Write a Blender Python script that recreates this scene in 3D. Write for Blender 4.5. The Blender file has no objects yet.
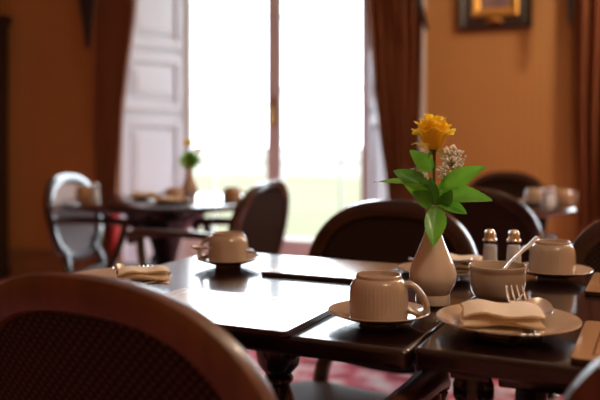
import bpy, bmesh, math, random
from mathutils import Vector, Matrix
random.seed(7)
R = math.radians
sc = bpy.context.scene
C = sc.collection

# ------------------------------------------------------------------ camera, world, light
cam_d = bpy.data.cameras.new('camera'); cam = bpy.data.objects.new('camera', cam_d); C.objects.link(cam)
cam.location = (0, 0, 1.0); cam.rotation_euler = (R(90), 0, 0)
cam_d.sensor_width = 36; cam_d.lens = 45.6; cam_d.shift_y = -56/600
cam_d.clip_start = 0.05; cam_d.clip_end = 500
cam_d.dof.use_dof = True; cam_d.dof.focus_distance = 1.13; cam_d.dof.aperture_fstop = 2.8
sc.camera = cam
sc.view_settings.view_transform = 'Standard'; sc.view_settings.look = 'None'
sc.view_settings.gamma = 1; sc.view_settings.use_curve_mapping = False
sc.view_settings.exposure = 0.0
sc.cycles.use_denoising = True
sc.cycles.max_bounces = 10; sc.cycles.diffuse_bounces = 5; sc.cycles.glossy_bounces = 5
sc.cycles.transparent_max_bounces = 12; sc.cycles.transmission_bounces = 8
sc.cycles.caustics_reflective = False; sc.cycles.caustics_refractive = False
sc.cycles.sample_clamp_indirect = 6

w = bpy.data.worlds.new('overcast_sky'); sc.world = w; w.use_nodes = True
bg = w.node_tree.nodes['Background']
bg.inputs['Color'].default_value = (0.82, 0.92, 1.0, 1); bg.inputs['Strength'].default_value = 11.5

TH = R(19)                                     # the window wall is turned 19 degrees from the picture plane
WO = Vector((-0.158, 5.0, 0)); WA = Vector((math.cos(TH), -math.sin(TH), 0)); WN = Vector((math.sin(TH), math.cos(TH), 0))
def wall_pt(a, y, z): return WO + WA*a + WN*y + Vector((0, 0, z))
def pxa(px, y=0.0):
    """distance along the window wall (at offset y from its face) seen at column px of the photograph"""
    k = (px-300)/760; o = WO + WN*y
    return (o.y*k - o.x)/(WA.x - WA.y*k)
TT = R(25.4)                                   # the laid tables are turned 25 degrees
def tp(u, v, z=0.0): return Vector((math.cos(TT)*u + math.sin(TT)*v, -math.sin(TT)*u + math.cos(TT)*v, z))
def at(px, py, d): return Vector(((px-300)/760*d, d, 1-(py-144)/760*d))

def area(name, loc, rot, sx, sy, power, col, portal=False):
    l = bpy.data.lights.new(name, 'AREA'); l.shape = 'RECTANGLE'; l.size = sx; l.size_y = sy
    l.energy = power; l.color = col
    if portal: l.cycles.is_portal = True
    o = bpy.data.objects.new(name, l); C.objects.link(o); o.location = loc; o.rotation_euler = rot
    return o
def point_light(name, loc, power, col, r=.12):
    l = bpy.data.lights.new(name, 'POINT'); l.energy = power; l.color = col; l.shadow_soft_size = r
    o = bpy.data.objects.new(name, l); C.objects.link(o); o.location = loc
    return o
area('window_portal', wall_pt(-.10, .40, 1.4), (R(-90), 0, -TH), 1.5, 2.75, 1, (1, 1, 1), True)
area('side_window_portal', wall_pt(3.1, .05, 1.5), (R(-90), 0, -TH), 1.3, 2.5, 1, (1, 1, 1), True)
FILL_COL = (1.0, .80, .58)
point_light('warm_fill_light', wall_pt(2.9, -4.6, 2.75), 48, FILL_COL)  # two unseen warm fill lights, added to brighten the room; no fittings
point_light('warm_fill_light', wall_pt(2.9, -1.3, 2.5), 88, FILL_COL)

# ------------------------------------------------------------------ materials
def mat(name, col, rough=.5, metal=0., coat=0., spec=.5, var=None, vscale=8., stretch=(1, 1, 1), bump=0., bscale=60., trans=0., alpha=1., sheen=0., sss=0., ior=1.5):
    m = bpy.data.materials.new(name); m.use_nodes = True
    nt = m.node_tree; p = nt.nodes['Principled BSDF']
    p.inputs['Base Color'].default_value = (*col, 1); p.inputs['Roughness'].default_value = rough
    p.inputs['Metallic'].default_value = metal; p.inputs['Coat Weight'].default_value = coat
    p.inputs['Coat Roughness'].default_value = .08
    p.inputs['Specular IOR Level'].default_value = spec; p.inputs['Transmission Weight'].default_value = trans
    p.inputs['IOR'].default_value = ior
    if sheen: p.inputs['Sheen Weight'].default_value = sheen
    if sss: p.inputs['Subsurface Weight'].default_value = sss; p.inputs['Subsurface Radius'].default_value = (.01, .006, .003)
    tc = nt.nodes.new('ShaderNodeTexCoord')
    if var:
        mp = nt.nodes.new('ShaderNodeMapping'); mp.inputs['Scale'].default_value = stretch
        nz = nt.nodes.new('ShaderNodeTexNoise'); nz.inputs['Scale'].default_value = vscale; nz.inputs['Detail'].default_value = 5
        rp = nt.nodes.new('ShaderNodeValToRGB'); rp.color_ramp.elements[0].position = .35; rp.color_ramp.elements[1].position = .65
        rp.color_ramp.elements[0].color = (*col, 1); rp.color_ramp.elements[1].color = (*var, 1)
        nt.links.new(tc.outputs['Object'], mp.inputs[0]); nt.links.new(mp.outputs[0], nz.inputs['Vector'])
        nt.links.new(nz.outputs['Fac'], rp.inputs[0]); nt.links.new(rp.outputs[0], p.inputs['Base Color'])
    if bump:
        n2 = nt.nodes.new('ShaderNodeTexNoise'); n2.inputs['Scale'].default_value = bscale
        b = nt.nodes.new('ShaderNodeBump'); b.inputs['Strength'].default_value = bump; b.inputs['Distance'].default_value = .002
        nt.links.new(tc.outputs['Object'], n2.inputs['Vector']); nt.links.new(n2.outputs['Fac'], b.inputs['Height'])
        nt.links.new(b.outputs[0], p.inputs['Normal'])
    return m

M = {}
M['table'] = mat('dark_mahogany', (.015, .005, .005), .18, coat=.4, spec=.5, var=(.009, .003, .003), vscale=6, stretch=(1.5, 14, 6))
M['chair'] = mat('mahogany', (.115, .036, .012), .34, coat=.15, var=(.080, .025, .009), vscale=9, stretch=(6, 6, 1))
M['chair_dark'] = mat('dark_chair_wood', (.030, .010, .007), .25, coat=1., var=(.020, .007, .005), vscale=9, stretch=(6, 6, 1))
M['seat'] = mat('brown_seat_fabric', (.055, .032, .026), .75, sheen=.2, bump=.3, bscale=300)
M['china'] = mat('cream_china', (.49, .385, .30), .16, coat=.5, var=(.465, .365, .285), vscale=3)
M['china_vase'] = mat('white_china', (.66, .545, .45), .16, coat=.5, var=(.63, .52, .43), vscale=3)
M['china_tan'] = mat('tan_china', (.50, .33, .20), .25, coat=.3, var=(.46, .30, .18), vscale=3)
M['napkin'] = mat('cream_linen', (.97, .85, .66), .85, sheen=.25, bump=.25, bscale=900, var=(.95, .81, .61), vscale=40)
M['silver'] = mat('silver', (.86, .84, .82), .12, metal=1., var=(.80, .79, .78), vscale=30)
M['chrome'] = mat('chrome_cap', (.85, .80, .70), .12, metal=1., var=(.8, .76, .68), vscale=30)
M['salt'] = mat('salt', (.82, .82, .84), .8, bump=.4, bscale=900)
M['pepper'] = mat('pale_pepper', (.70, .68, .68), .8, bump=.4, bscale=900)
M['white_paint'] = mat('white_paint', (.71, .76, .83), .35, var=(.68, .73, .80), vscale=2)
M['frame_paint'] = mat('cream_window_paint', (.80, .82, .80), .4, var=(.76, .78, .76), vscale=3)
M['brass'] = mat('brass', (.55, .34, .12), .3, metal=1., var=(.5, .3, .1), vscale=20)
M['curtain'] = mat('brown_curtain', (.31, .105, .040), .75, var=(.25, .082, .031), vscale=14, stretch=(8, 8, .4), bump=.15, bscale=400)
M['tail'] = mat('plum_swag_fabric', (.030, .010, .012), .7, sheen=.2, var=(.022, .008, .010), vscale=20)
M['red'] = mat('red_tassel', (.55, .035, .04), .7, var=(.45, .03, .03), vscale=60, stretch=(4, 4, .5))
M['darkwood'] = mat('dark_oak', (.028, .013, .008), .4, coat=.1, var=(.018, .008, .005), vscale=8, stretch=(8, 8, 1))
M['gilt'] = mat('gilt', (.62, .33, .07), .38, metal=.6, bump=.3, bscale=120, var=(.5, .25, .05), vscale=30)
M['leaf'] = mat('rose_leaf', (.13, .40, .03), .38, coat=.15, var=(.20, .52, .05), vscale=30, sss=0)
M['leaf_dark'] = mat('dark_rose_leaf', (.06, .20, .022), .38, coat=.15, var=(.10, .28, .03), vscale=30)
M['leaf_light'] = mat('young_rose_leaf', (.32, .52, .06), .38, coat=.1, var=(.25, .46, .05), vscale=30)
M['stem'] = mat('rose_stem', (.05, .09, .025), .5, var=(.07, .10, .03), vscale=40)
M['gyp'] = mat('white_blossom', (.95, .91, .87), .8, var=(.88, .84, .80), vscale=60)
M['gypstem'] = mat('pale_stem', (.28, .30, .16), .6, var=(.22, .24, .12), vscale=60)
M['petal_in'] = mat('orange_petal', (1.0, .66, .03), .55, var=(1.0, .72, .04), vscale=25)
M['petal_out'] = mat('yellow_petal', (1.0, .84, .11), .55, var=(1.0, .78, .07), vscale=25)
M['petal_pale'] = mat('pale_yellow_petal', (.92, .78, .25), .55, var=(.9, .7, .15), vscale=25)
M['white_petal'] = mat('white_petal', (.85, .82, .72), .6, var=(.8, .75, .6), vscale=25)
M['ground'] = mat('lawn', (.102, .098, .062), .95, spec=0, var=(.120, .116, .082), vscale=.25)
M['field'] = mat('hazed_field', (.16, .15, .13), .95, spec=0, var=(.14, .135, .11), vscale=.1)  # far ground: distance haze put into its paler colour
M['plaster'] = mat('ceiling_plaster', (.80, .74, .64), .9, var=(.77, .71, .61), vscale=1)
M['skirting'] = mat('brown_skirting', (.30, .15, .065), .45, var=(.26, .13, .055), vscale=4, stretch=(1, 6, 6))
M['butter'] = mat('mustard_food', (.55, .33, .06), .5, var=(.35, .16, .03), vscale=60)

def leafy_translucent(m, amt=.35):
    nt = m.node_tree; p = nt.nodes['Principled BSDF']; out = nt.nodes['Material Output']
    t = nt.nodes.new('ShaderNodeBsdfTranslucent'); mx = nt.nodes.new('ShaderNodeMixShader'); mx.inputs[0].default_value = amt
    src = p.inputs['Base Color'].links[0].from_socket
    nt.links.new(src, t.inputs['Color']); nt.links.new(p.outputs[0], mx.inputs[1]); nt.links.new(t.outputs[0], mx.inputs[2])
    nt.links.new(mx.outputs[0], out.inputs['Surface'])
leafy_translucent(M['curtain'], .3); leafy_translucent(M['napkin'], .25)
for k in ('leaf', 'leaf_dark', 'leaf_light', 'petal_in', 'petal_out', 'petal_pale', 'white_petal'): leafy_translucent(M[k], .5)

def glass_pane():
    m = bpy.data.materials.new('window_glass'); m.use_nodes = True; nt = m.node_tree
    nt.nodes.remove(nt.nodes['Principled BSDF']); out = nt.nodes['Material Output']
    t = nt.nodes.new('ShaderNodeBsdfTransparent'); g = nt.nodes.new('ShaderNodeBsdfGlossy'); g.inputs['Roughness'].default_value = .02
    f = nt.nodes.new('ShaderNodeFresnel'); f.inputs['IOR'].default_value = 1.25; mx = nt.nodes.new('ShaderNodeMixShader')
    ge = nt.nodes.new('ShaderNodeNewGeometry'); io = nt.nodes.new('ShaderNodeMix'); io.inputs[2].default_value = 1.25; io.inputs[3].default_value = 1/1.25
    nt.links.new(ge.outputs['Backfacing'], io.inputs[0]); nt.links.new(io.outputs[0], f.inputs['IOR'])   # a pane reflects alike on both faces
    nt.links.new(f.outputs[0], mx.inputs[0]); nt.links.new(t.outputs[0], mx.inputs[1]); nt.links.new(g.outputs[0], mx.inputs[2])
    nt.links.new(mx.outputs[0], out.inputs['Surface']); return m
M['pane'] = glass_pane()
M['glass'] = M['pane']

def wall_mat():
    m = mat('ochre_wallpaper', (.49, .245, .076), .7, var=(.465, .232, .071), vscale=1.5); nt = m.node_tree; p = nt.nodes['Principled BSDF']
    src = p.inputs['Base Color'].links[0].from_socket
    tc = nt.nodes.new('ShaderNodeTexCoord'); wv = nt.nodes.new('ShaderNodeTexWave'); wv.bands_direction = 'X'
    wv.inputs['Scale'].default_value = 7; wv.inputs['Distortion'].default_value = 0
    rp = nt.nodes.new('ShaderNodeValToRGB'); rp.color_ramp.elements[0].color = (.90, .88, .86, 1); rp.color_ramp.elements[1].color = (1, 1, 1, 1)
    rp.color_ramp.elements[0].position = .4; rp.color_ramp.elements[1].position = .6
    mx = nt.nodes.new('ShaderNodeMix'); mx.data_type = 'RGBA'; mx.blend_type = 'MULTIPLY'; mx.inputs[0].default_value = 1
    nt.links.new(tc.outputs['Object'], wv.inputs['Vector']); nt.links.new(wv.outputs['Fac'], rp.inputs[0])
    nt.links.new(src, mx.inputs[6]); nt.links.new(rp.outputs[0], mx.inputs[7]); nt.links.new(mx.outputs[2], p.inputs['Base Color'])
    return m
M['wall'] = wall_mat()

def carpet_mat():
    m = mat('floral_carpet', (.7, .4, .4), .95, bump=.4, bscale=500); nt = m.node_tree; p = nt.nodes['Principled BSDF']
    tc = nt.nodes.new('ShaderNodeTexCoord')
    n1 = nt.nodes.new('ShaderNodeTexNoise'); n1.inputs['Scale'].default_value = 7; n1.inputs['Detail'].default_value = 3
    r1 = nt.nodes.new('ShaderNodeValToRGB'); cr = r1.color_ramp
    cr.elements[0].position = .36; cr.elements[0].color = (.30, .020, .035, 1)
    cr.elements[1].position = .62; cr.elements[1].color = (.78, .62, .62, 1)
    e = cr.elements.new(.44); e.color = (.60, .08, .11, 1); e = cr.elements.new(.52); e.color = (.70, .34, .38, 1)
    v = nt.nodes.new('ShaderNodeTexVoronoi'); v.inputs['Scale'].default_value = 5
    r2 = nt.nodes.new('ShaderNodeValToRGB'); r2.color_ramp.elements[0].position = .12; r2.color_ramp.elements[1].position = .2
    r2.color_ramp.elements[0].color = (1, 1, 1, 1); r2.color_ramp.elements[1].color = (0, 0, 0, 1)
    mx = nt.nodes.new('ShaderNodeMix'); mx.data_type = 'RGBA'
    nt.links.new(tc.outputs['Object'], n1.inputs['Vector']); nt.links.new(n1.outputs['Fac'], r1.inputs[0])
    nt.links.new(tc.outputs['Object'], v.inputs['Vector']); nt.links.new(v.outputs['Distance'], r2.inputs[0])
    nt.links.new(r2.outputs[0], mx.inputs[0]); nt.links.new(r1.outputs[0], mx.inputs[6]); mx.inputs[7].default_value = (.50, .03, .05, 1)
    nt.links.new(mx.outputs[2], p.inputs['Base Color']); return m
M['carpet'] = carpet_mat()

def cane_mat():
    m = mat('woven_cane', (.04, .016, .009), .65, spec=.15); nt = m.node_tree; p = nt.nodes['Principled BSDF']
    tc = nt.nodes.new('ShaderNodeTexCoord'); mp = nt.nodes.new('ShaderNodeMapping'); mp.inputs['Scale'].default_value = (1, 1, 1)
    sp = nt.nodes.new('ShaderNodeSeparateXYZ'); nt.links.new(tc.outputs['Object'], sp.inputs[0])
    def mth(op, a, b=None):
        n = nt.nodes.new('ShaderNodeMath'); n.operation = op
        for i, x in enumerate((a, b)):
            if x is None: continue
            if isinstance(x, (int, float)): n.inputs[i].default_value = x
            else: nt.links.new(x, n.inputs[i])
        return n.outputs[0]
    sx = mth('SINE', mth('MULTIPLY', sp.outputs['X'], 2*math.pi/.0125)); sz = mth('SINE', mth('MULTIPLY', sp.outputs['Z'], 2*math.pi/.0125))
    q = mth('MULTIPLY', sx, sz)
    rp = nt.nodes.new('ShaderNodeValToRGB'); rp.color_ramp.elements[0].position = .25; rp.color_ramp.elements[1].position = .7
    rp.color_ramp.elements[0].color = (.010, .004, .003, 1); rp.color_ramp.elements[1].color = (.085, .042, .024, 1)
    nt.links.new(q, rp.inputs[0]); nt.links.new(rp.outputs[0], p.inputs['Base Color'])
    b = nt.nodes.new('ShaderNodeBump'); b.inputs['Strength'].default_value = .5; b.inputs['Distance'].default_value = .002
    nt.links.new(q, b.inputs['Height']); nt.links.new(b.outputs[0], p.inputs['Normal'])
    return m
M['cane'] = cane_mat()

def placemat_mat(hx, hy):
    m = mat('tan_lacquer_mat', (.50, .30, .15), .20, coat=.5, var=(.47, .28, .14), vscale=4); nt = m.node_tree; p = nt.nodes['Principled BSDF']
    src = p.inputs['Base Color'].links[0].from_socket
    tc = nt.nodes.new('ShaderNodeTexCoord'); sp = nt.nodes.new('ShaderNodeSeparateXYZ'); nt.links.new(tc.outputs['Object'], sp.inputs[0])
    def mth(op, a, b=None):
        n = nt.nodes.new('ShaderNodeMath'); n.operation = op
        for i, x in enumerate((a, b)):
            if x is None: continue
            if isinstance(x, (int, float)): n.inputs[i].default_value = x
            else: nt.links.new(x, n.inputs[i])
        return n.outputs[0]
    dx = mth('SUBTRACT', mth('ABSOLUTE', sp.outputs['X']), hx); dy = mth('SUBTRACT', mth('ABSOLUTE', sp.outputs['Y']), hy)
    line = mth('LESS_THAN', mth('ABSOLUTE', mth('MAXIMUM', dx, dy)), .0012)
    mx = nt.nodes.new('ShaderNodeMix'); mx.data_type = 'RGBA'; nt.links.new(line, mx.inputs[0])
    nt.links.new(src, mx.inputs[6]); mx.inputs[7].default_value = (.13, .055, .025, 1)
    nt.links.new(mx.outputs[2], p.inputs['Base Color']); return m
M['mat'] = placemat_mat(.145-.023, .10-.023)
M['mat_edge'] = mat('mat_edge', (.060, .018, .012), .4, var=(.05, .015, .01), vscale=10)

# ------------------------------------------------------------------ mesh helpers
def obj(name, bm, m, parent=None, loc=(0, 0, 0), rotz=0., smooth=True, bevel=0., sub=0, recalc=True):
    if recalc: bmesh.ops.recalc_face_normals(bm, faces=bm.faces)
    me = bpy.data.meshes.new(name); bm.to_mesh(me); bm.free()
    for mm in (m if isinstance(m, (list, tuple)) else [m]): me.materials.append(mm)
    o = bpy.data.objects.new(name, me); C.objects.link(o); o.location = loc; o.rotation_euler = (0, 0, rotz)
    if parent: o.parent = parent
    if smooth:
        me.polygons.foreach_set('use_smooth', [True]*len(me.polygons))
        try: me.set_sharp_from_angle(angle=R(40))
        except Exception: pass
    if bevel:
        b = o.modifiers.new('bevel', 'BEVEL'); b.width = bevel; b.segments = 3; b.limit_method = 'ANGLE'; b.angle_limit = R(40)
        b.harden_normals = False
    if sub:
        s = o.modifiers.new('sub', 'SUBSURF'); s.levels = sub; s.render_levels = sub
    return o
def tag(o, label, cat, group=None):
    o['label'] = label; o['category'] = cat
    if group: o['group'] = group
    return o
def empty(name, loc, rotz=0., label=None, cat=None, group=None):
    o = bpy.data.objects.new(name, None); C.objects.link(o); o.location = loc; o.rotation_euler = (0, 0, rotz); o.empty_display_size = .05
    if label: tag(o, label, cat, group)
    return o
def struct(o): o['kind'] = 'structure'; return o
def dup(root, loc, rotz, label, group=None):
    r = root.copy(); C.objects.link(r); r.location = loc; r.rotation_euler = (0, 0, rotz); r['label'] = label
    if group: r['group'] = group
    for ch in list(root.children):
        c = ch.copy(); C.objects.link(c); c.parent = r
        for g in list(ch.children):
            d = g.copy(); C.objects.link(d); d.parent = c
    return r
def new(): return bmesh.new()
def box(bm, x0, x1, y0, y1, z0, z1, mtx=None):
    v = [bm.verts.new((x, y, z)) for x in (x0, x1) for y in (y0, y1) for z in (z0, z1)]
    if mtx is not None:
        for q in v: q.co = mtx @ q.co
    for f in ((0, 1, 3, 2), (4, 6, 7, 5), (0, 4, 5, 1), (2, 3, 7, 6), (0, 2, 6, 4), (1, 5, 7, 3)): bm.faces.new([v[i] for i in f])
    return bm
def lathe(bm, prof, n=32, c=(0, 0, 0), lobes=0, amp=0., zr=None, mi=0):
    rings = []
    for r, z in prof:
        if r < 1e-6: rings.append([bm.verts.new((c[0], c[1], c[2]+z))]); continue
        ring = []
        for i in range(n):
            t = 2*math.pi*i/n; k = 1.
            if lobes and (zr is None or zr[0] <= z <= zr[1]): k = 1+amp*math.cos(lobes*t)
            ring.append(bm.verts.new((c[0]+r*k*math.cos(t), c[1]+r*k*math.sin(t), c[2]+z)))
        rings.append(ring)
    for a, b in zip(rings, rings[1:]):
        for i in range(n):
            j = (i+1) % n
            if len(a) == 1 and len(b) == 1: continue
            if len(a) == 1: f = bm.faces.new((a[0], b[j], b[i]))
            elif len(b) == 1: f = bm.faces.new((a[i], a[j], b[0]))
            else: f = bm.faces.new((a[i], a[j], b[j], b[i]))
            f.material_index = mi
    return bm
def spline(pts, n=8):
    pts = [Vector(p) for p in pts]; out = []
    for i in range(len(pts)-1):
        p0 = pts[max(i-1, 0)]; p1 = pts[i]; p2 = pts[i+1]; p3 = pts[min(i+2, len(pts)-1)]
        for k in range(n):
            t = k/n
            out.append(.5*((2*p1)+(p2-p0)*t+(2*p0-5*p1+4*p2-p3)*t*t+(3*p1-p0-3*p2+p3)*t**3))
    out.append(pts[-1]); return out
def tube(bm, pts, rad, n=10, flat=1., up=(0, 0, 1), caps=True):
    """rad: a number or a list along pts; flat squeezes the section along 'up'"""
    pts = [Vector(p) for p in pts]; up = Vector(up); rings = []
    for i, p in enumerate(pts):
        d = (pts[min(i+1, len(pts)-1)]-pts[max(i-1, 0)]).normalized()
        s = d.cross(up)
        if s.length < .05: s = d.cross(Vector((1, .1, 0)))
        s.normalize(); q = s.cross(d).normalized()
        t = i/(len(pts)-1)
        if isinstance(rad, (int, float)): r = rad
        else:
            f = t*(len(rad)-1); a = min(int(f), len(rad)-2); r = rad[a]+(rad[a+1]-rad[a])*(f-a)
        rings.append([bm.verts.new(p + s*(r*math.cos(2*math.pi*k/n)) + q*(r*flat*math.sin(2*math.pi*k/n))) for k in range(n)])
    for a, b in zip(rings, rings[1:]):
        for i in range(n): bm.faces.new((a[i], a[(i+1) % n], b[(i+1) % n], b[i]))
    if caps: bm.faces.new(rings[0][::-1]); bm.faces.new(rings[-1])
    return bm
def prism(bm, outline, z0, z1):
    a = [bm.verts.new((x, y, z0)) for x, y in outline]; b = [bm.verts.new((x, y, z1)) for x, y in outline]
    n = len(a)
    bm.faces.new(a[::-1]); bm.faces.new(b)
    for i in range(n): bm.faces.new((a[i], a[(i+1) % n], b[(i+1) % n], b[i]))
    return bm
def rrect(hx, hy, r, n=6):
    out = []
    for cx, cy, a0 in ((hx-r, hy-r, 0), (-hx+r, hy-r, 90), (-hx+r, -hy+r, 180), (hx-r, -hy+r, 270)):
        for i in range(n+1):
            a = R(a0+90*i/n); out.append((cx+r*math.cos(a), cy+r*math.sin(a)))
    return out

# ------------------------------------------------------------------ the room
ZC = 3.2; AL, AR = -3.2, 4.3; YF = -7.6
WIN_L, WIN_R, WIN_T = -1.19, .90, 2.75      # opening at the room face
FY = .42; FL, FR = pxa(183, .42), pxa(371, .42)   # window frame at the back of the splayed reveal
S2L, S2R = 2.45, 3.75                       # second window, beyond the right edge of the photograph
def wobj(name, bm, m, **k): return obj(name, bm, m, loc=WO, rotz=-TH, **k)
b = new()
for a0, a1, z0, z1 in ((AL, WIN_L, 0, ZC), (WIN_R, S2L, 0, ZC), (S2R, AR, 0, ZC), (WIN_L, WIN_R, WIN_T, ZC), (S2L, S2R, 2.75, ZC), (S2L, S2R, 0, .3)):
    box(b, a0, a1, 0, .50, z0, z1)
struct(wobj('wall_back', b, M['wall'], smooth=False))
b = new(); box(b, AL-.2, AL, YF-.2, .50, 0, ZC); struct(wobj('wall_left', b, M['wall'], smooth=False))
b = new(); box(b, AR, AR+.2, YF-.2, .50, 0, ZC); struct(wobj('wall_right', b, M['wall'], smooth=False))
b = new(); box(b, AL, AR, YF-.2, YF, 0, ZC); struct(wobj('wall_front', b, M['wall'], smooth=False))
b = new(); box(b, AL-.2, AR+.2, YF-.2, .50, -.1, 0); struct(wobj('floor', b, M['carpet'], smooth=False))
b = new(); box(b, AL-.2, AR+.2, YF-.2, .50, ZC, ZC+.1); struct(wobj('ceiling', b, M['plaster'], smooth=False))
b = new(); box(b, -60, 60, .51, 24, -.35, -.25); struct(wobj('ground', b, M['ground'], smooth=False))
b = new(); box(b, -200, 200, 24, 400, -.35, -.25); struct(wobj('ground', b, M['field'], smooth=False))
# baseboards with a moulded top
def skirting(name, a0, a1):
    b = new(); box(b, a0, a1, -.022, -.001, .001, .19); box(b, a0, a1, -.014, -.001, .19, .222)
    return struct(wobj(name, b, M['skirting'], smooth=False, bevel=.004))
skirting('baseboard_back', AL+.001, WIN_L-.09)
skirting('baseboard_back', WIN_R+.09, S2L-.05)
# architrave around the opening
b = new()
box(b, WIN_L-.085, WIN_L, -.03, -.001, .001, WIN_T+.085); box(b, WIN_R, WIN_R+.085, -.03, -.001, .001, WIN_T+.085)
box(b, WIN_L, WIN_R, -.03, -.001, WIN_T, WIN_T+.085)
struct(wobj('trim_1', b, M['white_paint'], smooth=False, bevel=.008))
# splayed reveals carrying panelled shutters
def reveal(name, p0, p1):
    """panelled lining from the frame (p0) out to the room face (p1)"""
    p0 = Vector((*p0, 0)); p1 = Vector((*p1, 0)); d = p1-p0; L = d.length; d.normalize(); n = Vector((-d.y, d.x, 0))
    if n.y > 0: n = -n                                   # towards the room
    mt = Matrix(((d.x, n.x, 0, p0.x), (d.y, n.y, 0, p0.y), (0, 0, 1, 0), (0, 0, 0, 1)))
    b = new(); box(b, 0, L, -.10, 0, .001, WIN_T, mt)      # backing board
    xs = (.005, L*.49, L*.51, L-.005) if L > .5 else (.01, L-.01)
    st = .05
    tiers = ((.06, 1.20), (1.24, 1.66), (1.70, 2.70))
    for x0, x1 in ((.01, L-.01),):
        for z0, z1 in tiers:
            # stiles and rails of one leaf
            box(b, x0, x0+st, 0, .022, z0, z1, mt); box(b, x1-st, x1, 0, .022, z0, z1, mt)
            box(b, x0+st, x1-st, 0, .022, z0, z0+.07, mt); box(b, x0+st, x1-st, 0, .022, z1-.07, z1, mt)
            # raised field and its moulding
            box(b, x0+st+.03, x1-st-.03, 0, .014, z0+.10, z1-.10, mt)
            box(b, x0+st+.065, x1-st-.065, .014, .020, z0+.135, z1-.135, mt)
    return struct(wobj(name, b, M['white_paint'], smooth=False, bevel=.004))
reveal('trim_2', (FL, FY-.005), (WIN_L, .0))
reveal('trim_3', (FR, FY-.005), (WIN_R, .0))
b = new(); prism(b, [(WIN_L, 0), (WIN_R, 0), (FR, FY), (FL, FY)], WIN_T, WIN_T+.06); struct(wobj('trim_4', b, M['white_paint'], smooth=False))

# window_1: French casement pair
win = empty('window_1', wall_pt(0, 0, 0), -TH); struct(win)
ML, MR = pxa(266.5, FY), pxa(281, FY)                     # meeting stiles between the two leaves
ZB, ZT = .32, 2.62
y0, y1 = FY, FY+.06; MID = (ML+MR)/2
b = new()
box(b, FL, FL+.030, y0-.01, y1, .02, WIN_T); box(b, FR-.030, FR, y0-.01, y1, .02, WIN_T); box(b, FL+.030, FR-.030, y0-.01, y1, ZT+.07, WIN_T)
box(b, FL+.030, FR-.030, y0-.01, y1, .001, .06)
obj('window_frame', b, M['frame_paint'], win, smooth=False, bevel=.004)
def leaf(x0, x1, s0, s1, vm, name='casement', z_low=.065):
    b = new(); yy0, yy1 = y0+.005, y0+.05
    box(b, x0, x0+s0, yy0, yy1, z_low, ZT+.065); box(b, x1-s1, x1, yy0, yy1, z_low, ZT+.065)
    box(b, x0+s0, x1-s1, yy0, yy1, z_low, ZB); box(b, x0+s0, x1-s1, yy0, yy1, ZT, ZT+.065)
    o = obj(name, b, M['frame_paint'], win, smooth=False, bevel=.004)
    b = new(); gx0, gx1 = x0+s0, x1-s1
    for z in (.87, 1.39, 1.915, 2.44): box(b, gx0, gx1, yy0+.014, yy1-.014, z-.007, z+.007)
    box(b, vm-.006, vm+.006, yy0+.013, yy1-.013, ZB, ZT)
    obj('glazing_bars', b, M['white_paint'], o, smooth=False)
    b = new(); box(b, gx0-.004, gx1+.004, yy0+.022, yy0+.026, ZB-.004, ZT+.004); obj('glass', b, M['pane'], o, smooth=False)
    return o
lf = leaf(FL+.031, MID-.001, .030, MID-ML, pxa(212, FY))
rt = leaf(MID+.001, FR-.031, MR-MID, .042, pxa(340, FY))
b = new(); box(b, MID-.015, MID+.015, y0-.003, y0+.004, 1.12, 1.34); tube(b, [(MID, y0-.001, 1.26), (MID, y0-.04, 1.26), (MID, y0-.045, 1.20), (MID, y0-.045, 1.14)], .009)
obj('espagnolette_handle', b, M['brass'], rt)['label'] = 'brass window handle'

win = empty('window_2', wall_pt(0, 0, 0), -TH); struct(win)
b = new(); box(b, S2L, S2L+.03, y0-.01, y1, .31, 2.74); box(b, S2R-.03, S2R, y0-.01, y1, .31, 2.74); box(b, S2L+.03, S2R-.03, y0-.01, y1, 2.69, 2.74); box(b, S2L+.03, S2R-.03, y0-.01, y1, .301, .36)
obj('window_frame', b, M['frame_paint'], win, smooth=False, bevel=.004)
ZB = .45; s2m = (S2L+S2R)/2
leaf(S2L+.031, s2m-.001, .03, .05, S2L+.12, z_low=.362); leaf(s2m+.001, S2R-.031, .05, .03, S2R-.12, z_low=.362)

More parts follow.
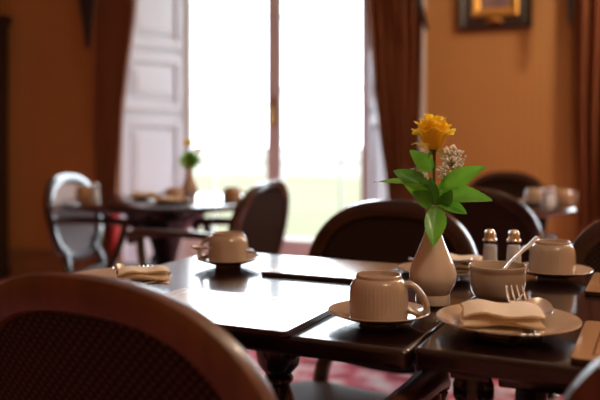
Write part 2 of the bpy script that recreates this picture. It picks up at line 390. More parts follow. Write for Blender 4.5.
# ------------------------------------------------------------------ curtains
def curtain(name, knots, y, pleats, label, m, flip=1, tassel=None):
    """knots: (z, px of the left edge, px of the right edge), top to floor"""
    zs = [k[0] for k in knots]
    def edge(z, i):
        for k0, k1 in zip(knots, knots[1:]):
            if k1[0] <= z <= k0[0]:
                t = (k0[0]-z)/(k0[0]-k1[0]); t = t*t*(3-2*t)*.5+t*.5; return k0[i]+(k1[i]-k0[i])*t
    nz, nx = 46, pleats*10; b = new(); fr = []; bk = []
    w0 = pxa(knots[0][2], y)-pxa(knots[0][1], y)
    for iz in range(nz+1):
        z = zs[0]+(zs[-1]-zs[0])*iz/nz
        a0, a1 = pxa(edge(z, 1), y), pxa(edge(z, 2), y)
        amp = .030*(.7+.3*w0/(a1-a0)); rf, rb = [], []
        for ix in range(nx+1):
            t = ix/nx; ph = 2*math.pi*pleats*t+.5*math.sin(3*t*math.pi+z)
            yy = y+amp*math.sin(ph)*(1-.25*math.cos(5*t+z*2)); a = a0+(a1-a0)*t+.008*math.sin(2*ph)
            rf.append(b.verts.new((a, yy-.004, z))); rb.append(b.verts.new((a, yy+.004, z)))
        fr.append(rf); bk.append(rb)
    for g, s in ((fr, 1), (bk, -1)):
        for p, q in zip(g, g[1:]):
            for i in range(nx): b.faces.new((p[i], p[i+1], q[i+1], q[i]))
    for i in range(nx):
        b.faces.new((fr[0][i], fr[0][i+1], bk[0][i+1], bk[0][i])); b.faces.new((fr[-1][i], fr[-1][i+1], bk[-1][i+1], bk[-1][i]))
    for p, q, r_, s_ in zip(fr, fr[1:], bk, bk[1:]):
        b.faces.new((p[0], q[0], s_[0], r_[0])); b.faces.new((p[-1], q[-1], s_[-1], r_[-1]))
    o = wobj(name, b, m); tag(o, label, 'curtain', 'brown tied-back curtains')
    if tassel:
        ta, tz, side = tassel
        e0, e1 = pxa(edge(tz+.13, 1), y), pxa(edge(tz+.13, 2), y); c = (e0+e1)/2; hw = (e1-e0)/2+.03
        b = new(); pts = [(c+hw*math.cos(t), y+.07*math.sin(t), tz+.13+.03*math.cos(t)*side) for t in [2*math.pi*i/28 for i in range(29)]]
        tube(b, pts, .014, 8, caps=False)
        lathe(b, [(0, .05), (.018, .045), (.026, .02), (.016, 0), (.020, -.015), (.026, -.09), (.030, -.24), (0, -.24)], 14, (ta, y-.075, tz+.10), 7, .06, (-.3, -.02))
        tube(b, [(ta, y-.075, tz+.14), (ta+.01, y-.075, tz+.20), (c, y-.075, tz+.15)], .008, 6)
        t = obj('tieback_tassel', b, M['red'], o); t['label'] = 'red tasselled cord tieback'
    return o
curtain('curtain', [(2.62, 84, 144), (2.02, 92, 139), (1.1, 94, 124), (.62, 98, 119), (.45, 98, 121), (.015, 92, 126)], -.13, 6,
        'dark brown tied-back curtain at the left of the window beside the white shutter', M['curtain'], tassel=(pxa(116, -.2), .40, 1))
curtain('curtain', [(2.62, 357, 428), (2.02, 362, 425), (1.37, 371, 423), (1.1, 377, 421), (.66, 387, 418), (.5, 388, 419), (.015, 382, 424)], -.13, 7,
        'reddish brown tied-back curtain at the right of the window behind the rose', M['curtain'])
curtain('curtain', [(2.62, 573, 690), (2.02, 574, 680), (1.1, 575, 660), (.66, 580, 640), (.5, 580, 642), (.015, 574, 655)], -.13, 8,
        'brown curtain at the right edge beside the picture wall', M['curtain'])
def tail(px_top, px_tip, ztip, label):
    """one stepped, pleated tail of the swag pelmet; px_top: left/right at z 2.62"""
    b = new(); y = -.25; n = 5; front = []; back = []
    rows = 14
    for i in range(rows+1):
        t = i/rows; z = 2.62+(ztip-2.62)*t
        l = px_top[0]+(px_tip-2-px_top[0])*t; r = px_top[1]+(px_tip+2-px_top[1])*t**1.6
        a0, a1 = pxa(l, y), pxa(r, y)
        rf, rb = [], []
        for k in range(25):
            s = k/24; yy = y+.022*math.sin(s*n*2*math.pi)*(1-.6*t)
            dz = .06*(abs(((s*n) % 1)-.5)-.25)*t
            rf.append(b.verts.new((a0+(a1-a0)*s, yy-.006, z+dz))); rb.append(b.verts.new((a0+(a1-a0)*s, yy+.006, z+dz)))
        front.append(rf); back.append(rb)
    for g in (front, back):
        for p, q in zip(g, g[1:]):
            for k in range(24): b.faces.new((p[k], p[k+1], q[k+1], q[k]))
    for k in range(24):
        b.faces.new((front[0][k], front[0][k+1], back[0][k+1], back[0][k])); b.faces.new((front[-1][k], front[-1][k+1], back[-1][k+1], back[-1][k]))
    for p, q, r_, s_ in zip(front, front[1:], back, back[1:]):
        b.faces.new((p[0], q[0], s_[0], r_[0])); b.faces.new((p[-1], q[-1], s_[-1], r_[-1]))
    return tag(wobj('swag_tail', b, M['tail']), label, 'curtain pelmet', 'dark plum swag tails')
tail((64, 99), 88, 1.66, 'dark plum pelmet tail hanging at the left curtain near the cabinet')
tail((368, 402), 427, 1.665, 'dark plum pelmet tail hanging diagonally over the curtain behind the rose')
tail((556, 584), 570, 1.65, 'dark plum pelmet tail between the framed picture and right edge curtain')

# ------------------------------------------------------------------ picture on the wall
pa, pb = pxa(459, -.03), pxa(532, -.03); zb, zt = 1.685, 2.25; pc = (pa+pb)/2; hw = (pb-pa)/2; zc = (zb+zt)/2; hh = (zt-zb)/2
pic = empty('framed_picture', wall_pt(pc, 0, zc), -TH, 'dark framed picture with a gilt inner border on the ochre wall', 'picture')
def ringframe(b, hx, hz, wd, prof):
    """mitred frame; prof: (inset fraction, y)"""
    loops = []
    for t, y in prof:
        x, z = hx-wd*t, hz-wd*t
        loops.append([b.verts.new(p) for p in ((-x, y, -z), (x, y, -z), (x, y, z), (-x, y, z))])
    for p, q in zip(loops, loops[1:]+loops[:1]):
        for i in range(4): b.faces.new((p[i], p[(i+1) % 4], q[(i+1) % 4], q[i]))
b = new(); ringframe(b, hw, hh, .075, [(0, -.004), (0, -.040), (.2, -.052), (.45, -.042), (.7, -.050), (1, -.030), (1, -.004)])
obj('outer_frame', b, M['darkwood'], pic, smooth=False)
b = new(); ringframe(b, hw-.075, hh-.075, .05, [(0, -.005), (0, -.031), (.3, -.038), (.7, -.030), (1, -.020), (1, -.005)])
g = obj('gilt_slip', b, M['gilt'], pic, smooth=False); g['label'] = 'gilt inner border'
b = new(); box(b, -hw+.12, hw-.12, -.018, -.005, -hh+.12, hh-.12)
obj('canvas', b, mat('faded_canvas', (.16, .10, .12), .5, var=(.30, .20, .17), vscale=9), pic, smooth=False)
b = new()
tube(b, spline([(-.05, -.05, -hh+.03), (-.03, -.06, -hh+.045), (0, -.066, -hh+.05), (.03, -.06, -hh+.045), (.05, -.05, -hh+.03)], 6), [.004, .010, .014, .010, .004], 8)
obj('frame_ornament', b, M['gilt'], pic)['label'] = 'small gilt ornament'

# ------------------------------------------------------------------ dark cabinet at the left edge
ca = pxa(9.5, -.02)
cab = empty('cabinet', wall_pt(ca-.45, -.24, 0), -TH, 'tall dark wooden cabinet with a moulded cornice at the left edge', 'cabinet')
b = new(); box(b, -.45, .45, -.21, .21, .10, 1.86); obj('carcass', b, M['darkwood'], cab, smooth=False, bevel=.004)
b = new(); box(b, -.465, .465, -.225, .215, 0, .10); obj('plinth', b, M['darkwood'], cab, smooth=False, bevel=.006)
b = new(); box(b, -.46, .46, -.22, .21, 1.86, 1.885); box(b, -.475, .475, -.235, .213, 1.885, 1.92); box(b, -.485, .485, -.245, .213, 1.92, 1.945)
obj('cornice', b, M['darkwood'], cab, smooth=False, bevel=.005)
for s in (-1, 1):
    b = new(); x0, x1 = sorted((s*.004, s*.435)); box(b, x0, x1, -.232, -.211, .13, 1.84)
    box(b, x0+.07, x1-.07, -.240, -.232, .22, .95); box(b, x0+.07, x1-.07, -.240, -.232, 1.04, 1.75)
    d = obj('door', b, M['darkwood'], cab, smooth=False, bevel=.005)
    b = new(); lathe(b, [(0, 0), (.008, 0), (.006, .012), (.014, .02), (.012, .03), (0, .033)], 14)
    for v in b.verts: v.co = Vector((s*.035+v.co.x, -.232-v.co.z, 1.0+v.co.y))
    obj('knob', b, M['brass'], d)

# ------------------------------------------------------------------ tables
def turned_leg(b, x, y, top, k=1.):
    pr = [(0, 0), (.018, 0), (.022, .01), (.022, .03), (.015, .05), (.019, .10), (.026, .20), (.029, .30), (.026, .40), (.018, .47), (.027, .49), (.027, .505),
          (.018, .52), (.024, .545), (.020, .57), (.031, .60), (.031, .618), (.021, .63), (.019, .645), (.030, .662), (.030, .676), (.024, .69)]
    lathe(b, [(r*k, z*top/.705) for r, z in pr]+[(0, top*.9789)], 18, (x, y, 0))
    box(b, x-.028*k, x+.028*k, y-.028*k, y+.028*k, top*.975, top)
def laid_table(u0, u1, v0, v1, ztop, label, legs):
    c = tp((u0+u1)/2, (v0+v1)/2); hx, hy = (u1-u0)/2, (v1-v0)/2
    t = empty('dining_table', c, -TT, label, 'table', 'dark mahogany dining tables pushed together')
    b = new(); prism(b, rrect(hx, hy, .012, 4), ztop-.026, ztop); obj('tabletop', b, M['table'], t, bevel=.007).modifiers[0].segments = 5
    if legs is None:                                    # a turned column on four feet
        cy = .015-.03
        b = new(); prism(b, [(x, y+cy) for x, y in rrect(.16, .22, .01, 2)], ztop-.050, ztop-.0265); obj('bearer', b, M['table'], t, smooth=False, bevel=.003)
        b = new(); lathe(b, [(0, .15), (.036, .15), (.042, .17), (.040, .22), (.034, .235), (.022, .25), (.028, .30), (.031, .38), (.033, .47), (.029, .55), (.019, .577), (.026, .584), (.026, .590), (.022, .596), (.036, .612), (.042, .64), (.040, .68), (.048, .6985), (0, .6985)], 28, (0, cy, 0)); obj('column', b, M['table'], t)
        for k in range(4):
            a = k*math.pi/2; ca_, sa_ = math.cos(a), math.sin(a); b = new()
            tube(b, spline([(.03*ca_, .03*sa_+cy, .20), (.11*ca_, .11*sa_+cy, .185), (.20*ca_, .20*sa_+cy, .08), (.27*ca_, .27*sa_+cy, .024)], 6), [.028, .026, .022, .0225], 10); obj('foot', b, M['table'], t)
        return t
    z0, z1 = ztop-.060, ztop-.0265
    lu0, lu1 = legs[0]-(u0+u1)/2, legs[1]-(u0+u1)/2
    b = new()
    for y in (-hy+.085, hy-.11): box(b, lu0+.028, lu1-.028, y, y+.025, z0, z1)
    for x in (lu0-.012, lu1-.012): box(b, x, x+.024, -hy+.111, hy-.111, z0, z1)
    obj('apron', b, M['table'], t, smooth=False, bevel=.003)
    for x in (lu0, lu1):
        for y in (-hy+.073, hy-.073):
            b = new(); turned_leg(b, x, y, ztop-.0265, .85); obj('leg', b, M['table'], t)
    return t
ZTAB = .75
laid_table(-.943, -.2755, .885, 1.535, ZTAB, 'dark mahogany table on the left holding the cup in the foreground and two shiny mats', None)
laid_table(-.2715, .52, .885, 1.535, ZTAB+.004, 'dark mahogany table on the right holding the napkin plate and sugar bowl', (-.213, .455))

def pedestal_table(loc, r, rot, label):
    t = empty('pedestal_table', loc, rot, label, 'table', 'round pedestal tables at the back')
    b = new(); lathe(b, [(0, .722), (r-.02, .722), (r-.006, .727), (r, .737), (r-.006, .748), (r-.012, .75), (0, .75)], 72); obj('tabletop', b, M['table'], t)
    b = new(); lathe(b, [(0, .16), (.06, .16), (.065, .19), (.045, .22), (.050, .26), (.038, .33), (.042, .42), (.052, .50), (.075, .57), (.12, .63), (.17, .665), (.185, .69), (.185, .7215), (0, .7215)], 32)
    obj('pedestal', b, M['table'], t)
    for k in range(4):
        a = k*math.pi/2; b = new()
        tube(b, spline([(.045*math.cos(a), .045*math.sin(a), .22), (.16*math.cos(a), .16*math.sin(a), .20), (.28*math.cos(a), .28*math.sin(a), .085), (.36*math.cos(a), .36*math.sin(a), .026)], 6), [.036, .032, .026, .026], 10)
        obj('foot', b, M['table'], t)
    return t
RT = Vector((-.603, 3.42, 0)); FT = Vector((.775, 3.20, 0))
pedestal_table(RT, .45, .3, 'dark round pedestal table in front of the window shutters, laid for breakfast')
pedestal_table(FT, .37, .6, 'dark round pedestal table far right below the framed picture')

# ------------------------------------------------------------------ chairs
def sup(t, a, bb, e=2.5):
    c, s = math.cos(t), math.sin(t)
    return a*math.copysign(abs(c)**(2/e), c), bb*math.copysign(abs(s)**(2/e), s)
BZ, BA, BB, LEAN, BY = .666, .203, .177, .20, -.235
def backpt(x, z, y=0.): return Vector((x, BY-(z-.46)*LEAN+y-.05*(1-(x/.25)**2)*.4, z))
def make_chair(label, m, pm):
    t = empty('dining_chair', (0, 0, 0), 0, label, 'chair', 'oval-backed dining armchairs')
    b = new(); N = 72; rings = []
    sec = [(-.020, -.010), (-.017, -.016), (.010, -.017), (.020, -.011), (.022, 0), (.020, .011), (.010, .017), (-.017, .016), (-.020, .010)]
    for i in range(N):
        th = 2*math.pi*i/N; x, z = sup(th, BA, BB); x2, z2 = sup(th+.01, BA, BB); d = Vector((x2-x, z2-z)).normalized(); nx, nz = d.y, -d.x
        rings.append([b.verts.new(backpt(x+nx*r, BZ+z+nz*r, yy)) for r, yy in sec])
    for i in range(N):
        p, q = rings[i], rings[(i+1) % N]
        for k in range(len(sec)): b.faces.new((p[k], p[(k+1) % len(sec)], q[(k+1) % len(sec)], q[k]))
    obj('back_frame', b, m, t)
    b = new()
    for yy in (-.008, .008):
        c0 = b.verts.new(backpt(0, BZ, yy)); prev = None; K = 8
        ringsp = []
        for k in range(1, K+1): ringsp.append([b.verts.new(backpt(sup(2*math.pi*i/N, BA-.018, BB-.018)[0]*k/K, BZ+sup(2*math.pi*i/N, BA-.018, BB-.018)[1]*k/K, yy)) for i in range(N)])
        for i in range(N): b.faces.new((c0, ringsp[0][i], ringsp[0][(i+1) % N]))
        for p, q in zip(ringsp, ringsp[1:]):
            for i in range(N): b.faces.new((p[i], q[i], q[(i+1) % N], p[(i+1) % N]))
    obj('cane_panel', b, pm, t)['label'] = 'dark woven back panel'
    for s in (-1, 1):                                     # posts from the seat to the oval
        b = new(); tube(b, spline([(s*.155, BY+.012, .375), (s*.148, BY, .46), backpt(s*.128, .535), backpt(s*.138, .555)], 5), [.021, .019, .017, .018], 10)
        obj('back_post', b, m, t)
    # seat rail
    out = []
    for x, y in rrect(.235, .2175, .09, 7): out.append((x*(1+.10*(y/.2175)) , y-.0175+(.02*max(0, 1-(x/.245)**2) if y > 0 else 0)))
    b = new(); prism(b, out, .335, .395); obj('seat_rail', b, m, t, smooth=False, bevel=.006)
    b = new(); L = []
    for s, z in ((.95, .3955), (.985, .405), (.98, .418), (.92, .432), (.70, .441), (.35, .446)): L.append([b.verts.new((x*s, y*s, z)) for x, y in out])
    n = len(out)
    for p, q in zip(L, L[1:]):
        for i in range(n): b.faces.new((p[i], p[(i+1) % n], q[(i+1) % n], q[i]))
    b.faces.new(L[0][::-1]); b.faces.new(L[-1]); obj('seat', b, M['seat'], t)
    for s in (-1, 1):
        b = new(); lathe(b, [(0, 0), (.012, 0), (.015, .012), (.011, .03), (.014, .10), (.022, .27), (.026, .30), (.020, .315), (.028, .327), (.028, .3345), (0, .3345)], 16, (s*.205, .150, 0), 8, .05, (.03, .30)); obj('leg', b, m, t)
        b = new(); tube(b, spline([(s*.175, BY-.075, .001), (s*.178, BY-.03, .12), (s*.178, BY+.02, .25), (s*.178, BY+.03, .336)], 5), [.014, .018, .022, .024], 10, up=(1, 0, 0)); obj('leg', b, m, t)
        e = backpt(s*.205, .66)
        b = new(); tube(b, spline([e, (s*.222, -.20, .672), (s*.234, -.08, .676), (s*.234, .04, .674), (s*.228, .115, .668), (s*.224, .135, .650), (s*.224, .122, .636)], 6), [.014, .017, .019, .021, .023, .022, .016], 12, .8); obj('armrest', b, m, t)
        b = new(); tube(b, spline([(s*.236, -.02, .37), (s*.244, .0, .45), (s*.246, .06, .56), (s*.232, .085, .655)], 6), [.020, .018, .016, .017], 10, up=(1, 0, 0)); obj('arm_support', b, m, t)
    return t
TOPY = BY-(BZ+BB+.02-.46)*LEAN-.02
def chair_pose(top, fx, fy):
    """floor position and turn so that the back's top centre is over (top.x, top.y) and the chair faces (fx, fy)"""
    l = math.hypot(fx, fy); fx, fy = fx/l, fy/l; rz = math.atan2(-fx, fy)
    return Vector((top[0]-fx*TOPY, top[1]-fy*TOPY, 0)), rz
near = make_chair('mahogany armchair with a woven oval back, large in the left foreground', M['chair'], M['cane'])
near.location, near.rotation_euler.z = chair_pose((-.228, .79), .48, .877)
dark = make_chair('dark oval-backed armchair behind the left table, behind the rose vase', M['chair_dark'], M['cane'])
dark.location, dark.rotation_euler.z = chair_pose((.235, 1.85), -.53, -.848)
def chair(src, top, f, label):
    l, rz = chair_pose(top, *f); return dup(src, l, rz, label)
chair(near, (.425, .60), (.30, .954), 'mahogany armchair mostly cut off at the bottom right corner of the view')
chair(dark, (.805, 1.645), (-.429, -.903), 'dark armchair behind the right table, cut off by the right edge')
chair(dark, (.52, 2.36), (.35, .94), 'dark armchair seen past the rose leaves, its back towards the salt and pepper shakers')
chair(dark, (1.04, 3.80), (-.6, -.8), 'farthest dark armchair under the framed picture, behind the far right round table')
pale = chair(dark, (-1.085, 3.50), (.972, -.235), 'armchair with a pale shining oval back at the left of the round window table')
M['glare_fabric'] = mat('glare_back_fabric', (.46, .34, .32), .6, var=(.40, .29, .275), vscale=14, stretch=(10, 1, .3))  # window glare on this one chair back, put into a lighter fabric colour
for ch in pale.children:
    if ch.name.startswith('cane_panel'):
        ch.data = ch.data.copy(); ch.data.materials[0] = M['glare_fabric']; ch.name = 'back_panel'; ch['label'] = 'pinkish back panel lightened for window glare'
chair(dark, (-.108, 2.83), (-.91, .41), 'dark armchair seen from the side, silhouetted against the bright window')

# ------------------------------------------------------------------ table mats
def placemat(u0, v0, label, w=.29, h=.20, src=[]):
    z = ZTAB if u0 < -.28 else ZTAB+.004
    c = tp(u0+w/2, v0+h/2, z+.0003)
    if src: return dup(src[0], c, -TT, label)
    b = new(); prism(b, rrect(w/2, h/2, .008, 4), 0, .0075)
    o = obj('placemat', b, [M['mat'], M['mat_edge']], None, c, -TT, smooth=False, bevel=.0012)
    for p in o.data.polygons:
        if abs(p.normal.z) < .5: p.material_index = 1
    tag(o, label, 'placemat', 'rigid table mats'); src.append(o); return o
placemat(-.727, .876, 'shiny table mat at the front edge of the left table, reflecting the window')
placemat(-.7225, 1.275, 'shiny table mat at the back of the left table, before the dark chair').scale = (.775, 1, 1)
placemat(-.092, .895, 'tan table mat with a dark border line, right of the napkin plate')
placemat(-.112, 1.31, 'tan table mat at the right edge, beside the far right cup')

# ------------------------------------------------------------------ crockery
def cup_meshes(m):
    b = new()   # a tea cup turned upside down on its rim
    lathe(b, [(.0375, .0005), (.0400, 0), (.0408, .003), (.0410, .02), (.0405, .034), (.0392, .044), (.0365, .051), (.0335, .0545), (.0320, .0555), (.0318, .0595), (.0308, .0605), (.0296, .0595), (.0290, .0545), (.0, .0535),
              (.0, .0505), (.030, .0505), (.0350, .047), (.0372, .042), (.0380, .03), (.0378, .004)], 176, (0, 0, 0), 44, .0055, (.006, .048))
    me_o = obj('cup', b, m)
    b = new(); tube(b, spline([(.0375, 0, .047), (.045, 0, .0475), (.054, 0, .041), (.0625, 0, .030), (.0668, 0, .019), (.064, 0, .0105), (.056, 0, .0075), (.047, 0, .0105), (.0395, 0, .014)], 6), [.0052, .0046, .0042, .0042, .0045, .0045, .0042, .0045, .005], 12, 1.5, up=(0, 1, 0))
    h = obj('handle', b, m, me_o); return me_o
def saucer_mesh(m):
    b = new(); lathe(b, [(0, .004), (.022, .004), (.023, 0), (.027, 0), (.028, .004), (.045, .007), (.060, .0125), (.0705, .0165), (.0715, .018), (.0705, .0187), (.060, .0155), (.046, .0095), (.041, .0075), (0, .0070)], 64)
    return obj('saucer', b, m)
sau0 = tag(saucer_mesh(M['china']), '', 'saucer', 'cream saucers under the upturned cups'); cup0 = tag(cup_meshes(M['china']), '', 'cup', 'upturned cream cups')
def cup_on_saucer(loc, rot, lc, ls, first=[True]):
    if first[0]: s, c = sau0, cup0; first[0] = False
    else: s = dup(sau0, (0, 0, 0), 0, ls); c = dup(cup0, (0, 0, 0), 0, lc)
    s['label'] = ls; c['label'] = lc
    s.location = Vector(loc)+Vector((0, 0, .0003)); c.location = Vector(loc)+Vector((0, 0, .0080)); c.rotation_euler.z = rot
    return s, c
cup_on_saucer((.110, 1.063, ZTAB), R(-14), 'upturned cream tea cup in front centre, handle to the right', 'cream saucer under the cup in front centre')
cup_on_saucer((-.147, 1.56, ZTAB), R(158), 'upturned cream cup at the back left corner of the laid table', 'cream saucer under the cup at the back left of the table')
cup_on_saucer((.463, 1.395, ZTAB+.004), R(168), 'upturned cream cup behind the sugar bowl at the right', 'cream saucer under the cup at the right, behind the bowl')

def plate_mesh(m, r=.093, name='side_plate'):
    b = new(); k = r/.093
    prof = [(0, .004), (.040, .004), (.041, 0), (.046, 0), (.047, .004), (.062, .007), (.078, .0115), (.0905, .0155), (.0925, .0172), (.0915, .0186), (.0885, .0178), (.078, .0142), (.063, .0095), (.056, .0072), (0, .0066)]
    lathe(b, [(x*k, z*k) for x, z in prof], 180, (0, 0, 0), 45, .006, (.0145*k, .03))
    return obj(name, b, m)
plate0 = tag(plate_mesh(M['china']), 'cream side plate with a beaded rim under the folded napkin at the front', 'plate', 'cream side plates')
PL = Vector((.273, 1.000, ZTAB+.0043)); plate0.location = PL
PL2 = Vector((.262, 1.435, ZTAB+.0003)); p2 = dup(plate0, PL2, .4, 'cream side plate behind the rose vase'); p2.scale = (.84, .84, .9)
PL3 = tp(-.86, 1.07, ZTAB+.0003); dup(plate0, PL3, .9, 'cream side plate at the left end, half hidden by the foreground chair')

def bowl():
    b = new()
    lathe(b, [(0, .003), (.024, .003), (.025, 0), (.029, 0), (.030, .004), (.036, .009), (.0405, .018), (.0430, .032), (.0435, .045), (.0435, .050), (.0446, .0515), (.0446, .057), (.0430, .0575), (.0418, .0555), (.0410, .045), (.039, .025), (.034, .012), (.02, .008), (0, .008)], 56)
    return obj('sugar_bowl', b, M['china'])
bw = tag(bowl(), 'round cream sugar bowl with a spoon in it, behind the napkin plate', 'bowl'); bw.location = (.308, 1.185, ZTAB+.0043)
b = new(); lathe(b, [(0, .030), (.02, .029), (.036, .0255), (.0395, .024), (.036, .0205), (0, .0205)], 32)
for v in b.verts: v.co.z += .002*math.sin(v.co.x*300)*math.cos(v.co.y*260)
su = obj('sugar', b, M['salt'], None, bw.location); tag(su, 'white sugar filling the cream bowl', 'sugar'); su['kind'] = 'stuff'

# ------------------------------------------------------------------ cutlery
def spoon_bm(L=.135, bw_=.019, bl=.052):
    """lies along +y, bowl at the far end"""
    b = new()
    tube(b, [(0, 0, .006), (0, L*.15, .0055), (0, L*.4, .007), (0, L*.6, .0075), (0, L-bl+.006, .004)], [.0046, .0050, .0034, .0026, .0032], 10, .4)
    n, k = 24, 6; rows = []
    for sgn, off in ((1, 0), (-1, -.0009)):
        c = b.verts.new((0, L-bl/2, .0008+off)); g = []
        for j in range(1, k+1):
            q = j/k; g.append([b.verts.new((bw_*q*math.sin(t)*(1-.18*math.cos(t)), L-bl/2+bl/2*q*math.cos(t), .0008+off+.0072*q*q)) for t in [2*math.pi*i/n for i in range(n)]])
        for i in range(n): b.faces.new((c, g[0][i], g[0][(i+1) % n]))
        for p, r_ in zip(g, g[1:]):
            for i in range(n): b.faces.new((p[i], r_[i], r_[(i+1) % n], p[(i+1) % n]))
        rows.append(g[-1])
    for i in range(n): b.faces.new((rows[0][i], rows[0][(i+1) % n], rows[1][(i+1) % n], rows[1][i]))
    return b
def fork_bm(L=.135):
    b = new()
    tube(b, [(0, 0, .006), (0, L*.15, .0055), (0, L*.4, .008), (0, L*.5, .007), (0, L-.062, .003)], [.0062, .0066, .0042, .0030, .0042], 10, .35)
    # the neck widening into the palm
    pts = [(-.0042, L-.064), (-.0105, L-.052), (-.0115, L-.040), (.0115, L-.040), (.0105, L-.052), (.0042, L-.064)]
    prism(b, pts, .0015, .0033)
    for x in (-.0098, -.0033, .0033, .0098):
        tube(b, spline([(x, L-.041, .0024), (x, L-.025, .0012), (x, L-.012, .0022), (x*.97, L, .0055)], 4), [.0018, .0016, .0014, .0008], 6)
    return b
def lay(o, p, direction, pitch, roll=0.):
    d = Vector(direction); o.rotation_mode = 'XYZ'
    rz = math.atan2(-d.x, d.y); o.rotation_euler = (pitch, roll, rz); o.location = p; return o
CG = 'silver spoons and forks of the place settings'
# napkins: a cloth folded into a flat packet, layers showing at the front
def napkin_bm(L, D, layers, seed, th=.0035, wave=.004):
    rnd = random.Random(seed); path = []
    gap = .0060
    for k in range(layers):
        z = .002+k*gap; y0n, y1n = -D/2+rnd.uniform(-.003, .003)-.003*(k == layers-1), D/2+rnd.uniform(-.004, .004)
        seq = [(y0n, z), (y0n*.5, z+.0008), (0, z+.001), (y1n*.5, z+.0008), (y1n, z)]
        if k % 2: seq = seq[::-1]
        path += seq
        if k < layers-1:
            yy = seq[-1][0]; s = 1 if yy > 0 else -1
            path += [(yy+s*.0035, z+gap*.25), (yy+s*.0045, z+gap*.5), (yy+s*.0035, z+gap*.75)]
    sm = spline([(0, y, z) for y, z in path], 3); n = 20; b = new(); rows = []
    for s in (1, -1):
        g = []
        for i in range(n+1):
            t = i/n; x = (t-.5)*L
            r = []
            for j, p in enumerate(sm):
                q0 = sm[max(j-1, 0)]; q1 = sm[min(j+1, len(sm)-1)]; d = (q1-q0); nn = Vector((0, -d.z, d.y)); nn = nn.normalized() if nn.length else Vector((0, 0, 1))
                lift = 1+.25*math.sin(t*math.pi)+.12*math.sin(t*9+p.z*300)
                o = nn*(s*th*.32)
                r.append(b.verts.new((x+.05*p.y*math.sin(seed)+.0025*math.sin(p.z*500+j*.2), p.y+o.y+wave*math.sin(t*5+p.z*260+seed), max(.0006, (p.z+o.z)*lift))))
            g.append(r)
        for p, q in zip(g, g[1:]):
            for j in range(len(sm)-1): b.faces.new((p[j], p[j+1], q[j+1], q[j]))
        rows.append(g)
    f, k = rows; m = len(sm)-1
    for i in range(n):
        b.faces.new((f[i][0], f[i+1][0], k[i+1][0], k[i][0])); b.faces.new((f[i][m], f[i+1][m], k[i+1][m], k[i][m]))
    for j in range(m):
        b.faces.new((f[0][j], f[0][j+1], k[0][j+1], k[0][j])); b.faces.new((f[n][j], f[n][j+1], k[n][j+1], k[n][j]))
    return b
def napkin(loc, rot, L, D, layers, seed, label, m=None):
    return tag(obj('napkin', napkin_bm(L, D, layers, seed), m or M['napkin'], None, loc, rot), label, 'napkin', 'folded cream napkins')
# front setting
napkin(PL+Vector((-.014, -.020, .0098)), R(-12), .098, .070, 4, 3, 'cream napkin folded on the front side plate, holding a fork and spoon')
FD = Vector((.26, .95, 0))
fk = tag(obj('fork', fork_bm(), M['silver']), 'silver fork standing out of the napkin on the front plate, tines up', 'fork', CG)
sp = tag(obj('spoon', spoon_bm(), M['silver']), 'silver spoon lying in the napkin on the front plate', 'spoon', CG)
def aim(o, tip, d, pitch, L=.135, roll=0.):
    """put the far end of a piece of cutlery at tip"""
    d = Vector(d).normalized(); dirv = Vector((d.x*math.cos(pitch), d.y*math.cos(pitch), math.sin(pitch)))
    return lay(o, Vector(tip)-dirv*L, (d.x, d.y), pitch, roll)
aim(fk, at(514, 289, 1.06), (.12, .99), R(17)); fk.scale = (1.15, 1, 1)
aim(sp, at(537, 303, 1.045), (.52, .85), R(15), roll=R(12)); sp.scale = (1.1, 1, 1.1)
# left end setting
napkin(PL3+Vector((.047, -.025, .0100)), R(8), .085, .05, 4, 5, 'cream napkin rolled at the left end of the table beside the foreground chair')
fk2 = dup(fk, (0, 0, 0), 0, 'silver fork with tines showing over the foreground chair'); sp2 = dup(sp, (0, 0, 0), 0, 'silver spoon reflecting the ochre wall, behind the foreground chair')
aim(fk2, at(146, 268, 1.345), (.05, 1.0), R(16)); aim(sp2, at(114, 268, 1.34), (-.5, .85), R(17), roll=R(14))
# behind the vase
napkin(PL2+Vector((.035, .02, .0095)), R(-20), .10, .065, 4, 9, 'cream napkin on the plate behind the rose vase')
b = new(); lathe(b, [(0, .001), (.016, .001), (.018, .006), (.012, .012), (0, .014)], 14)
for v in b.verts: v.co.x *= 1.3; v.co.z += .002*math.sin(v.co.x*400)
sp3 = dup(sp, (0, 0, 0), 0, 'silver spoon resting on the plate behind the rose vase'); aim(sp3, PL2+Vector((.055, -.035, .028)), (.75, -.65), R(4))
# teaspoons
ts = tag(obj('teaspoon', spoon_bm(.13, .013, .036), M['silver']), 'silver teaspoon leaning in the sugar bowl', 'teaspoon', 'silver teaspoons')
hd = at(538.5, 240, 1.235); bb = Vector((.300, 1.172, ZTAB+.036)); dv = (bb-hd).normalized()
lay(ts, hd, (dv.x, dv.y), math.asin(dv.z))
ts2 = dup(ts, (0, 0, 0), 0, 'silver teaspoon on the saucer at the back left of the table')
aim(ts2, at(190, 250, 1.52), (-.9, -.25), R(5), .13)

